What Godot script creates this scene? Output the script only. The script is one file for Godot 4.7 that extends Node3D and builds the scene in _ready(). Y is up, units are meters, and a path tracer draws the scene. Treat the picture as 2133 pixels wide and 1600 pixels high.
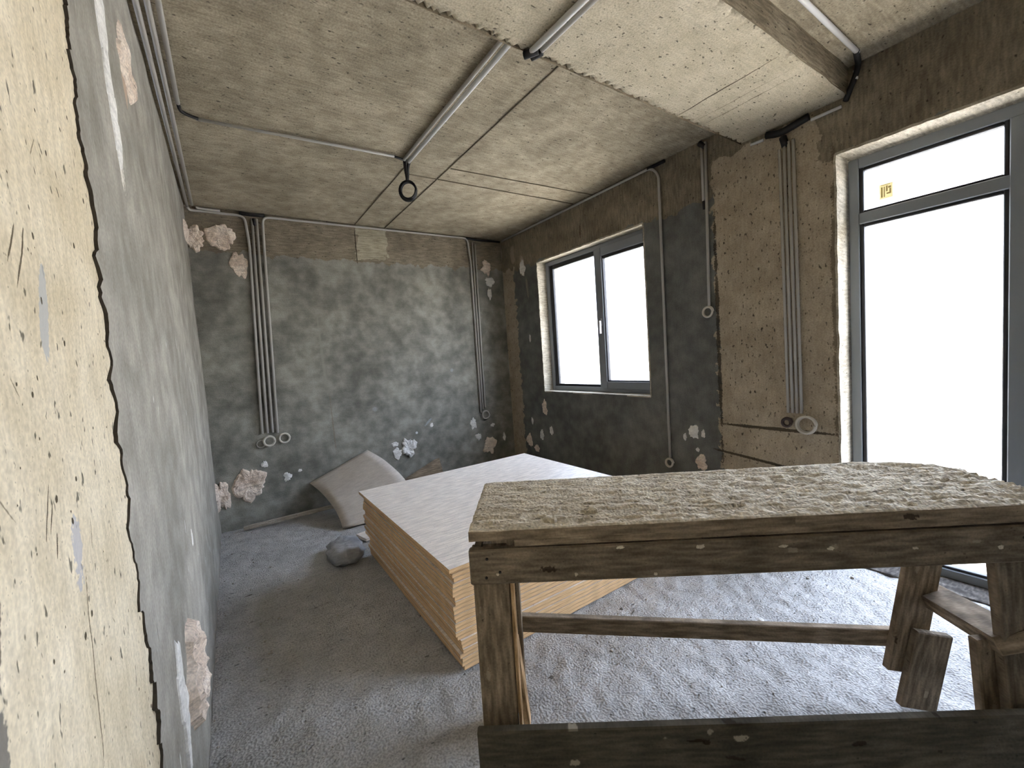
extends Node3D

const W := 3.23        # room width (left wall x = 0, window wall x = W)
const H := 2.9         # ceiling height
const D := 6.4         # room depth (back wall z = 0)
var M := {}
var taken := {}
var rng := RandomNumberGenerator.new()

func _ready() -> void:
	rng.seed = 11
	set_view()
	make_materials()
	build_floor()
	build_ceiling()
	build_wall_back()
	build_wall_left()
	build_wall_right()
	build_wall_front()
	build_window()
	build_door()
	build_outside()
	build_plywood_stack()
	build_bench()
	build_debris()
	build_conduits()

# ------------------------------------------------------------------ camera, sky, sun
func set_view() -> void:
	var cam := Camera3D.new()
	cam.name = "camera"
	cam.transform = Transform3D(Basis(Vector3(0.82617, -0.06844, 0.55925), Vector3(0.09328, 0.99551, -0.01598), Vector3(-0.55564, 0.06537, 0.82885)).orthonormalized(), Vector3(0.194, 1.412, 4.570))
	cam.fov = rad_to_deg(2.0 * atan(800.0 / 871.3))
	cam.near = 0.02
	cam.far = 300.0
	add_child(cam)
	cam.current = true
	var env := Environment.new()
	env.background_mode = Environment.BG_SKY
	var sm := ProceduralSkyMaterial.new()
	sm.sky_top_color = Color(0.80, 0.87, 1.0)
	sm.sky_horizon_color = Color(0.97, 0.98, 1.0)
	sm.ground_horizon_color = Color(0.85, 0.83, 0.78)
	sm.ground_bottom_color = Color(0.5, 0.47, 0.42)
	sm.sky_energy_multiplier = 1.0
	sm.sun_angle_max = 1.0
	var sky := Sky.new()
	sky.sky_material = sm
	env.sky = sky
	env.tonemap_mode = Environment.TONE_MAPPER_LINEAR
	env.tonemap_exposure = 22.5
	env.sdfgi_enabled = true
	env.ssao_enabled = true
	env.ssil_enabled = true
	var we := WorldEnvironment.new()
	we.name = "environment"
	we.environment = env
	add_child(we)
	var sun := DirectionalLight3D.new()
	sun.name = "sun"
	sun.light_color = Color(1.0, 0.96, 0.9)
	sun.light_energy = 0.65
	sun.light_angular_distance = 0.6
	sun.shadow_enabled = true
	add_child(sun)
	sun.look_at_from_position(Vector3(6, 20, 2), Vector3(6, 20, 2) + Vector3(-0.08, -0.92, 0.38), Vector3.UP)

# ------------------------------------------------------------------ node helpers
func numbered(n: String) -> String:
	if not taken.has(n):
		taken[n] = 0
		return n
	taken[n] += 1
	return "%s_%03d" % [n, taken[n]]

func tag(o: Node, label: String, category: String, group := "") -> void:
	o.set_meta("label", label)
	o.set_meta("category", category)
	if group != "":
		o.set_meta("group", group)

func thing(called: String, label: String, category: String, xf := Transform3D.IDENTITY, group := "") -> Node3D:
	var o := Node3D.new()
	o.name = numbered(called)
	o.transform = xf
	add_child(o)
	tag(o, label, category, group)
	return o

func obj(called: String, st: SurfaceTool, m: Material, parent: Node = null) -> MeshInstance3D:
	var mi := MeshInstance3D.new()
	mi.mesh = st.commit()
	mi.mesh.surface_set_material(0, m)
	put(called, mi, parent)
	return mi

func put(called: String, mi: Node3D, parent: Node) -> void:
	if parent == null:
		mi.name = numbered(called)
		add_child(mi, true)
	else:
		mi.name = called
		parent.add_child(mi, true)

func struct(called: String, st: SurfaceTool, m: Material) -> MeshInstance3D:
	var mi := obj(called, st, m)
	mi.set_meta("kind", "structure")
	return mi

func new_st(smooth := false) -> SurfaceTool:
	var st := SurfaceTool.new()
	st.begin(Mesh.PRIMITIVE_TRIANGLES)
	st.set_smooth_group(0 if smooth else -1)
	return st

# ------------------------------------------------------------------ shapes
func face(st: SurfaceTool, p: Array, out: Vector3) -> void:
	var n: Vector3 = (p[1] - p[0]).cross(p[2] - p[0]) if p.size() != 4 else (p[2] - p[0]).cross(p[3] - p[1])
	var flip := n.dot(out) > 0.0      # front faces run clockwise
	for k in range(1, p.size() - 1):
		st.add_vertex(p[0])
		st.add_vertex(p[k + 1] if flip else p[k])
		st.add_vertex(p[k] if flip else p[k + 1])

func cbox(st: SurfaceTool, xf: Transform3D, size: Vector3, bev := 0.003) -> void:
	var h := size * 0.5
	var b := minf(bev, minf(h.x, minf(h.y, h.z)) * 0.45)
	var pt := func(s: Vector3, full: int) -> Vector3:
		var q := Vector3(s.x * (h.x - b), s.y * (h.y - b), s.z * (h.z - b))
		q[full] = s[full] * h[full]
		return xf * q
	for ax in 3:
		var u := (ax + 1) % 3
		var v := (ax + 2) % 3
		for sg in [-1.0, 1.0]:
			var pts := []
			for c in [[-1.0, -1.0], [1.0, -1.0], [1.0, 1.0], [-1.0, 1.0]]:
				var s := Vector3.ZERO
				s[ax] = sg
				s[u] = c[0]
				s[v] = c[1]
				pts.append(pt.call(s, ax))
			var o := Vector3.ZERO
			o[ax] = sg
			face(st, pts, xf.basis * o)
		for su in [-1.0, 1.0]:
			for sv in [-1.0, 1.0]:
				var s1 := Vector3.ZERO
				s1[ax] = -1.0
				s1[u] = su
				s1[v] = sv
				var s2 := s1
				s2[ax] = 1.0
				var o2 := Vector3.ZERO
				o2[u] = su
				o2[v] = sv
				face(st, [pt.call(s1, u), pt.call(s2, u), pt.call(s2, v), pt.call(s1, v)], xf.basis * o2)
	for sx in [-1.0, 1.0]:
		for sy in [-1.0, 1.0]:
			for sz in [-1.0, 1.0]:
				var s3 := Vector3(sx, sy, sz)
				face(st, [pt.call(s3, 0), pt.call(s3, 1), pt.call(s3, 2)], xf.basis * s3)

func box_between(st: SurfaceTool, a: Vector3, b: Vector3, bev := 0.003) -> void:
	cbox(st, Transform3D(Basis.IDENTITY, (a + b) * 0.5), (b - a).abs(), bev)

func box_obj(called: String, a: Vector3, b: Vector3, m: Material, parent: Node = null, bev := 0.003) -> MeshInstance3D:
	var st := new_st()
	box_between(st, a, b, bev)
	st.generate_normals()
	return obj(called, st, m, parent)

# a plank of its own: local x runs along it, centred, so that grain follows
func plank(called: String, a: Vector3, b: Vector3, width: float, thick: float, side: Vector3, m: Material, parent: Node, bev := 0.003) -> MeshInstance3D:
	var x := (b - a).normalized()
	var z := (side - x * side.dot(x)).normalized()
	var y := z.cross(x)
	var st := new_st()
	cbox(st, Transform3D.IDENTITY, Vector3((b - a).length(), width, thick), bev)
	st.generate_normals()
	var mi := obj(called, st, m, parent)
	mi.transform = Transform3D(Basis(x, y, z), (a + b) * 0.5)
	return mi

func prism(st: SurfaceTool, poly: PackedVector2Array, y0: float, y1: float) -> void:
	var c := Vector2.ZERO
	for p in poly:
		c += p / poly.size()
	var top := []
	var bot := []
	for p in poly:
		top.append(Vector3(p.x, y1, p.y))
		bot.append(Vector3(p.x, y0, p.y))
	face(st, top, Vector3.UP)
	face(st, bot, Vector3.DOWN)
	for k in poly.size():
		var k2 := (k + 1) % poly.size()
		var mid := (poly[k] + poly[k2]) * 0.5 - c
		face(st, [bot[k], bot[k2], top[k2], top[k]], Vector3(mid.x, 0, mid.y))

func rounded(pts: Array, r: float, n := 5) -> PackedVector3Array:
	var o := PackedVector3Array()
	for k in pts.size():
		if k == 0 or k == pts.size() - 1:
			o.append(pts[k])
			continue
		var p: Vector3 = pts[k]
		var a: Vector3 = pts[k - 1] - p
		var b: Vector3 = pts[k + 1] - p
		var rr := minf(r, minf(a.length(), b.length()) * 0.45)
		var s := p + a.normalized() * rr
		var e := p + b.normalized() * rr
		for i in n + 1:
			var t := float(i) / n
			o.append(s.lerp(p, t).lerp(p.lerp(e, t), t))
	return o

func tube(st: SurfaceTool, path: PackedVector3Array, r: float, sides := 10, ribs := 0.0) -> void:
	var nrm := Vector3.UP
	var t0 := (path[1] - path[0]).normalized()
	if absf(t0.dot(nrm)) > 0.9:
		nrm = Vector3.RIGHT
	nrm = (nrm - t0 * nrm.dot(t0)).normalized()
	var prev := []
	for k in path.size():
		var t := (path[mini(k + 1, path.size() - 1)] - path[maxi(k - 1, 0)]).normalized()
		nrm = (nrm - t * nrm.dot(t)).normalized()
		var bi := t.cross(nrm)
		var ring := []
		var rr := r * (1.0 + (ribs if k % 2 == 0 else -ribs))
		for s in sides:
			var an := TAU * s / sides
			ring.append(path[k] + (nrm * cos(an) + bi * sin(an)) * rr)
		if k > 0:
			for s in sides:
				var s2 := (s + 1) % sides
				face(st, [prev[s], prev[s2], ring[s2], ring[s]], (prev[s] + ring[s2]) * 0.5 - (path[k] + path[k - 1]) * 0.5)
		if k == 0:
			face(st, ring, path[0] - path[1])
		if k == path.size() - 1:
			face(st, ring, path[k] - path[k - 1])
		prev = ring

# a rough-edged lump of plaster or broken block on a wall: u, v span the wall, n points into the room
func lump(called: String, c: Vector3, u: Vector3, v: Vector3, n: Vector3, ru: float, rv: float, high: float, m: Material, parent: Node, sd: int, hollow := 0.0) -> MeshInstance3D:
	var fn := FastNoiseLite.new()
	fn.seed = sd
	fn.frequency = 1.0
	fn.fractal_octaves = 4
	var fr := FastNoiseLite.new()
	fr.seed = sd + 5
	fr.frequency = 1.0
	fr.fractal_octaves = 2
	var segs := 44
	var rings := 9
	var st := new_st(false)
	var rows := []
	for k in rings + 1:
		var f := float(k) / rings
		var row := []
		for s in segs:
			var an := TAU * s / segs
			var rag := 0.92 + 0.42 * fr.get_noise_2d(cos(an) * 0.7 + sd, sin(an) * 0.7) + 0.16 * fr.get_noise_2d(cos(an) * 2.6, sin(an) * 2.6 + sd)
			var pu := cos(an) * ru * f * rag
			var pv := sin(an) * rv * f * rag
			var prof := pow(1.0 - pow(f, 4.0), 0.5)
			if hollow > 0.0:
				prof *= 1.0 - hollow * exp(-f * f * 5.0)
			var hh := high * prof * (1.0 + 0.8 * fn.get_noise_2d(pu * 12.0 + 9.0, pv * 12.0 - sd)) - (0.004 if k == rings else 0.0)
			row.append(c + u * pu + v * pv + n * hh)
		rows.append(row)
	for k in rings:
		for s in segs:
			var s2 := (s + 1) % segs
			if k == 0:
				face(st, [rows[0][0], rows[1][s], rows[1][s2]], n)
			else:
				face(st, [rows[k][s], rows[k + 1][s], rows[k + 1][s2], rows[k][s2]], n)
	st.generate_normals()
	return obj(called, st, m, parent)

# a subdivided, slightly uneven face with rectangular openings; coordinates (a, b) run along U and V
func sheet(st: SurfaceTool, o: Vector3, u: Vector3, v: Vector3, n: Vector3, la: float, lb: float, holes: Array, step: float, amp: float, period: float, sd: int) -> void:
	var fn := FastNoiseLite.new()
	fn.seed = sd
	fn.frequency = 1.0 / period
	fn.fractal_octaves = 3
	var ca := cuts(la, holes, 0, step)
	var cb := cuts(lb, holes, 1, step)
	for i in ca.size() - 1:
		for j in cb.size() - 1:
			var ma: float = (ca[i] + ca[i + 1]) * 0.5
			var mb: float = (cb[j] + cb[j + 1]) * 0.5
			var skip := false
			for h in holes:
				if ma > h[0] and ma < h[2] and mb > h[1] and mb < h[3]:
					skip = true
			if skip:
				continue
			var q := []
			var t := []
			for c in [[i, j], [i + 1, j], [i + 1, j + 1], [i, j + 1]]:
				var a: float = ca[c[0]]
				var b: float = cb[c[1]]
				q.append(o + u * a + v * b + n * amp * fn.get_noise_2d(a, b))
				t.append(Vector2(a / la, 1.0 - b / lb))
			var flip := u.cross(v).dot(n) > 0.0
			for k in ([0, 2, 1, 0, 3, 2] if flip else [0, 1, 2, 0, 2, 3]):
				st.set_uv(t[k])
				st.add_vertex(q[k])

func cuts(l: float, holes: Array, k: int, step: float) -> Array:
	var c := [0.0, l]
	for h in holes:
		for e in [h[k], h[k + 2]]:
			if e > 0.0 and e < l and not c.has(e):
				c.append(e)
	c.sort()
	var o := []
	for i in c.size() - 1:
		var n := maxi(1, int(ceil((c[i + 1] - c[i]) / step)))
		for j in n:
			o.append(lerpf(c[i], c[i + 1], float(j) / n))
	o.append(l)
	return o

# ------------------------------------------------------------------ textures
func noise_bytes(w: int, h: int, period_px: float, sd: int, oct := 4, stretch := 1, along_v := false) -> PackedByteArray:
	var fn := FastNoiseLite.new()
	fn.noise_type = FastNoiseLite.TYPE_SIMPLEX_SMOOTH
	fn.seed = sd
	fn.frequency = 1.0 / period_px
	fn.fractal_octaves = oct
	var sw := w
	var sh := h
	if stretch > 1:
		if along_v:
			sh = maxi(8, int(float(h) / stretch))
		else:
			sw = maxi(8, int(float(w) / stretch))
	var im := fn.get_image(sw, sh)
	im.convert(Image.FORMAT_L8)
	if stretch > 1:
		im.resize(w, h, Image.INTERPOLATE_CUBIC)
	return im.get_data()

# kinds: dictionaries of what a surface is made of; zones: [kind, u0, v0, u1, v1] in metres from the lower left corner
func synth(w: int, h: int, mx: float, my: float, kinds: Array, zones: Array, sd: int, stamps: Array, streak_v := false, ragged := 0.05) -> Array:
	var ppm := w / mx
	var low := noise_bytes(w, h, ppm * 0.7, sd, 3)
	var mid := noise_bytes(w, h, ppm * 0.16, sd + 1, 5)
	var fine := noise_bytes(w, h, maxf(2.5, ppm * 0.012), sd + 2, 3)
	var streak := noise_bytes(w, h, maxf(3.0, ppm * 0.02), sd + 3, 4, 7, streak_v)
	var pits := noise_bytes(w, h, maxf(4.0, ppm * 0.025), sd + 4, 3, 2, streak_v)
	var warp := noise_bytes(w, h, ppm * 0.11, sd + 5, 4)
	var zi := Image.create(w, h, false, Image.FORMAT_L8)
	for z in zones:
		var x0 := int(z[1] * ppm)
		var y0 := int((my - z[4]) / my * h)
		zi.fill_rect(Rect2i(x0, y0, int((z[3] - z[1]) * ppm) + 1, int((z[4] - z[2]) / my * h) + 1), Color8(z[0], z[0], z[0]))
	var zb := zi.get_data()
	var out := PackedByteArray()
	out.resize(w * h * 3)
	var hi := PackedByteArray()
	hi.resize(w * h)
	var rag := ragged * ppm / 128.0
	var ka := []
	for k in kinds:
		ka.append([k.a.r * 255.0, k.a.g * 255.0, k.a.b * 255.0, (k.b.r - k.a.r) * 255.0, (k.b.g - k.a.g) * 255.0, (k.b.b - k.a.b) * 255.0, k.grain / 128.0, k.streak / 128.0, k.pit, k.dark, k.blotch / 128.0, k.level, k.speck / 50.0])
	var i := 0
	for y in h:
		for x in w:
			var wv := warp[i] - 128
			var id: int = zb[clampi(y + int((mid[i] - 128) * rag), 0, h - 1) * w + clampi(x + int(wv * rag), 0, w - 1)]
			var k: Array = ka[id]
			var lo: float = (low[i] + mid[i]) * 0.5 - 128.0
			var t: float = clampf(0.5 + lo * k[10] + (streak[i] - 128) * k[7], 0.0, 1.0)
			var g: float = 1.0 + (fine[i] - 128) * k[6] + (streak[i] - 128) * k[7] * 0.35
			var hh: float = 128.0 + k[11] + (fine[i] - 128) * 0.16 + (mid[i] - 128) * 0.14 + (streak[i] - 128) * 0.1
			if fine[i] > 196:
				g *= 1.0 - (fine[i] - 196) * k[12]
			var pv: int = pits[i]
			if pv > k[8]:
				var d: float = minf(1.0, (pv - k[8]) / 16.0)
				g *= 1.0 - d * k[9]
				hh -= d * 46.0
			var r: float = (k[0] + k[3] * t) * g
			var gg: float = (k[1] + k[4] * t) * g
			var b: float = (k[2] + k[5] * t) * g
			out[i * 3] = int(clampf(r, 0.0, 255.0))
			out[i * 3 + 1] = int(clampf(gg, 0.0, 255.0))
			out[i * 3 + 2] = int(clampf(b, 0.0, 255.0))
			hi[i] = int(clampf(hh, 0.0, 255.0))
			i += 1
	# stamps: [u, v, half length, half width, turn in degrees, colour, strength, raggedness, height]
	for s in stamps:
		var cx: float = s[0] * ppm
		var cy: float = (my - s[1]) / my * h
		var ra: float = s[2] * ppm
		var rb: float = s[3] * ppm
		var an := deg_to_rad(s[4])
		var ext := int(maxf(ra, rb) * 1.5) + 2
		var col: Color = s[5]
		for y in range(maxi(0, int(cy) - ext), mini(h, int(cy) + ext)):
			for x in range(maxi(0, int(cx) - ext), mini(w, int(cx) + ext)):
				var dx := x - cx
				var dy := cy - y
				var pa := (dx * cos(an) + dy * sin(an)) / ra
				var pb := (-dx * sin(an) + dy * cos(an)) / rb
				var j := y * w + x
				var dd: float = pa * pa + pb * pb + (mid[j] + fine[j] * 0.7 - 217.0) / 128.0 * s[7]
				if dd < 1.0:
					var f: float = minf(1.0, (1.0 - dd) * 4.0) * s[6]
					out[j * 3] = int(lerpf(out[j * 3], col.r * 255.0, f))
					out[j * 3 + 1] = int(lerpf(out[j * 3 + 1], col.g * 255.0, f))
					out[j * 3 + 2] = int(lerpf(out[j * 3 + 2], col.b * 255.0, f))
					hi[j] = int(clampf(hi[j] + s[8] * f, 0.0, 255.0))
	return [ImageTexture.create_from_image(Image.create_from_data(w, h, false, Image.FORMAT_RGB8, out)), ImageTexture.create_from_image(Image.create_from_data(w, h, false, Image.FORMAT_L8, hi))]

func kind(a: Color, b: Color, blotch := 1.2, grain := 0.12, streak := 0.3, pit := 225, dark := 0.45, level := 0.0, speck := 0.4) -> Dictionary:
	return {"a": a, "b": b, "blotch": blotch, "grain": grain, "streak": streak, "pit": pit, "dark": dark, "level": level, "speck": speck}

func textured(t: Array, relief: float, rough := 0.95, tri := 0.0, world := false) -> StandardMaterial3D:
	var m := StandardMaterial3D.new()
	m.albedo_texture = t[0]
	m.roughness = rough
	m.metallic_specular = 0.25
	if relief > 0.0:
		m.heightmap_enabled = true
		m.heightmap_texture = t[1]
		m.heightmap_scale = relief
	if tri > 0.0:
		m.uv1_triplanar = true
		m.uv1_world_triplanar = world
		m.uv1_scale = Vector3.ONE * tri
	return m

func plain(c: Color, rough := 0.8, metal := 0.0) -> StandardMaterial3D:
	var m := StandardMaterial3D.new()
	m.albedo_color = c
	m.roughness = rough
	m.metallic = metal
	return m

func c8(r: int, g: int, b: int) -> Color:
	return Color8(r, g, b)

func make_materials() -> void:
	M.conduit = plain(c8(176, 172, 164), 0.55)
	M.conduit_white = plain(c8(205, 204, 200), 0.5)
	M.cable = plain(c8(22, 21, 20), 0.6)
	M.cable_white = plain(c8(205, 200, 188), 0.55)
	M.frame = plain(c8(128, 133, 138), 0.4)
	M.frame_dark = plain(c8(30, 31, 34), 0.6)
	M.metal = plain(c8(190, 190, 192), 0.35, 0.9)
	var gl := StandardMaterial3D.new()
	gl.albedo_color = Color(0.97, 0.99, 1.0, 0.06)
	gl.transparency = BaseMaterial3D.TRANSPARENCY_ALPHA
	gl.roughness = 0.02
	M.glass = gl
	# wood, grain along local x
	var wood := [kind(c8(120, 106, 88), c8(152, 137, 117), 0.35, 0.10, 0.5, 232, 0.4)]
	M.wood = textured(synth(900, 360, 1.8, 0.72, wood, [], 71, wood_spots(22, 1.8, 0.72, 5)), 0.5, 0.9, 1.0 / 1.4)
	M.wood.uv1_scale = Vector3(1.0 / 1.8, 1.0 / 0.72, 1.0 / 1.8)
	M.wood.uv1_offset = Vector3(0.5, 0.5, 0.5)
	var wd := [kind(c8(100, 90, 76), c8(134, 121, 104), 0.5, 0.12, 0.45, 226, 0.45)]
	M.wood_dark = textured(synth(900, 360, 1.8, 0.72, wd, [], 72, wood_spots(46, 1.8, 0.72, 6)), 0.6, 0.95, 1.0 / 1.4)
	M.wood_dark.uv1_scale = M.wood.uv1_scale
	M.wood_dark.uv1_offset = Vector3(0.5, 0.4, 0.5)
	var wp := [kind(c8(176, 142, 102), c8(206, 176, 138), 0.4, 0.08, 1.0, 240, 0.3)]
	M.wood_pale = textured(synth(512, 256, 1.4, 0.7, wp, [], 73, []), 0.2, 0.85, 1.0 / 1.4)
	M.wood_pale.uv1_scale = M.wood.uv1_scale
	M.wood_pale.uv1_offset = Vector3(0.5, 0.5, 0.5)
	var crust := [kind(c8(188, 175, 152), c8(220, 209, 187), 0.8, 0.22, 0.3, 200, 0.35)]
	M.crust = textured(synth(1000, 420, 1.75, 0.735, crust, [], 74, []), 2.5, 1.0, 1.0)
	M.crust.uv1_scale = Vector3(1.0 / 1.75, 1.0 / 0.735, 1.0 / 0.735)
	M.crust.uv1_offset = Vector3(0.03, 0.0, 0.9)
	# plywood face and edge
	var ply := [kind(c8(232, 219, 203), c8(240, 230, 217), 0.3, 0.03, 0.3, 250, 0.1)]
	M.ply_face = textured(synth(512, 512, 1.6, 1.6, ply, [], 75, []), 0.03, 0.42, 1.0 / 1.6)
	M.ply_face.uv1_offset = Vector3(0.5, 0.5, 0.5)
	M.ply_face.metallic_specular = 0.5
	M.ply_edge = ply_edge()
	# broken block and putty
	var blk := [kind(c8(206, 186, 166), c8(230, 216, 200), 1.2, 0.2, 0.3, 205, 0.4)]
	M.block = textured(synth(256, 256, 0.4, 0.4, blk, [], 76, []), 0.8, 1.0, 2.5)
	M.putty = textured(synth(256, 256, 0.4, 0.4, [kind(c8(216, 214, 208), c8(238, 236, 230), 0.8, 0.08, 0.2, 235, 0.3)], [], 77, []), 0.4, 0.9, 2.5)
	M.reveal = textured(synth(400, 400, 0.8, 0.8, [kind(c8(164, 156, 139), c8(192, 184, 167), 1.2, 0.14, 0.3, 212, 0.35)], [], 78, []), 0.8, 1.0, 1.25, true)
	M.sheet_grey = textured(synth(600, 600, 2.0, 2.0, [kind(c8(180, 168, 152), c8(210, 201, 188), 0.7, 0.07, 0.15, 232, 0.2)], [], 79, []), 0.15, 0.7, 0.5)
	M.sack = textured(synth(256, 256, 0.5, 0.5, [kind(c8(150, 151, 152), c8(190, 190, 190), 1.2, 0.1, 0.2, 225, 0.3)], [], 80, []), 0.5, 0.6, 2.0)
	M.threshold = textured(synth(300, 150, 1.7, 0.85, [kind(c8(62, 58, 53), c8(112, 106, 98), 1.0, 0.2, 0.4, 215, 0.4)], [], 82, []), 1.0, 1.0, 1.2)
	M.rear = plain(c8(120, 117, 110), 1.0)
	M.wood_low_shaded = textured(synth(600, 240, 1.8, 0.72, [kind(c8(70, 66, 56), c8(98, 92, 80), 0.6, 0.1, 0.3, 228, 0.4)], [], 83, wood_spots(30, 1.8, 0.72, 7)), 0.5, 1.0, 1.0)  # shade on the front of the low board is put into this darker colour
	M.wood_low_shaded.uv1_scale = M.wood.uv1_scale
	M.wood_low_shaded.uv1_offset = Vector3(0.5, 0.5, 0.5)
	M.lath = textured(synth(300, 120, 1.8, 0.72, [kind(c8(158, 148, 132), c8(186, 177, 162), 0.5, 0.1, 0.4, 235, 0.3)], [], 84, []), 0.2, 0.9, 1.0)
	M.lath.uv1_scale = M.wood.uv1_scale
	M.lath.uv1_offset = Vector3(0.5, 0.5, 0.5)
	M.broken_edge_shaded = plain(c8(70, 64, 55), 1.0)  # dark colour paints the shadowed gap between plaster and column
	M.mortar = textured(synth(128, 128, 0.3, 0.3, [kind(c8(196, 185, 164), c8(222, 213, 194), 0.8, 0.15, 0.1, 215, 0.3)], [], 85, []), 0.5, 1.0, 3.3)
	M.slab = textured(synth(512, 512, 2.0, 2.0, [kind(c8(196, 190, 180), c8(222, 216, 206), 1.0, 0.08, 0.2, 230, 0.2)], [], 81, []), 0.2, 0.9, 0.5, true)

func wood_spots(n: int, mx: float, my: float, sd: int) -> Array:
	var r := RandomNumberGenerator.new()
	r.seed = sd
	var o := []
	for k in n:
		var light := k % 3 != 0
		o.append([r.randf() * mx, r.randf() * my, r.randf_range(0.006, 0.03), r.randf_range(0.004, 0.01), r.randf_range(-12, 12), c8(176, 166, 146) if light else c8(40, 30, 22), r.randf_range(0.4, 0.9), 1.2, 10.0 if light else -30.0])
	return o

func ply_edge() -> StandardMaterial3D:
	var w := 512
	var h := 32
	var im := Image.create(w, h, false, Image.FORMAT_RGB8)
	var st := noise_bytes(w, h, 6.0, 91, 3, 10)
	var r := RandomNumberGenerator.new()
	r.seed = 4
	for y in h:
		var layer := int(y * 7.0 / h)
		for x in w:
			var c := c8(222, 190, 146) if layer % 2 == 0 else c8(204, 166, 118)
			if y < 2 or y > h - 3:
				c = c8(132, 92, 56)  # dark border lines paint the shade of the gaps between sheets
			var g := 0.86 + st[y * w + x] / 255.0 * 0.28
			im.set_pixel(x, y, Color(c.r * g, c.g * g, c.b * g))
	var m := StandardMaterial3D.new()
	m.albedo_texture = ImageTexture.create_from_image(im)
	m.roughness = 0.85
	m.uv1_triplanar = true
	m.uv1_scale = Vector3(1.3, 1.0 / 0.0205, 1.3)
	return m

# ------------------------------------------------------------------ the room
func build_floor() -> void:
	var k := [kind(c8(164, 162, 157), c8(192, 190, 185), 0.7, 0.2, 0.12, 208, 0.3)]
	var r := RandomNumberGenerator.new()
	r.seed = 21
	var marks := []
	for i in 60:
		marks.append([r.randf() * W, r.randf() * 4.6, r.randf_range(0.006, 0.025), r.randf_range(0.004, 0.012), r.randf() * 180.0, c8(200, 198, 192) if i % 3 == 0 else c8(92, 86, 78), 0.8, 1.4, 20.0])
	var t := synth(1100, 1560, W, 4.58, k, [], 20, marks)
	M.floor = textured(t, 3.6, 1.0)
	var st := new_st(true)
	# v of the texture runs away from the back wall; beyond 4.58 m it repeats
	var o := Vector3(0, 0, 4.58)
	sheet(st, o, Vector3(1, 0, 0), Vector3(0, 0, -1), Vector3.UP, W, 4.58, [], 0.017, 0.010, 0.13, 5)
	st.generate_normals()
	st.generate_tangents()
	var f := struct("floor", st, M.floor)
	var st2 := new_st(true)
	sheet(st2, Vector3(0, 0, D), Vector3(1, 0, 0), Vector3(0, 0, -1), Vector3.UP, W, D - 4.58, [], 0.06, 0.007, 0.16, 6)
	st2.generate_normals()
	obj("floor_screed", st2, M.floor, f)
	box_obj("floor_slab", Vector3(-0.3, -0.3, -0.3), Vector3(W + 0.32, -0.012, D + 0.3), M.slab, f)

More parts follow.
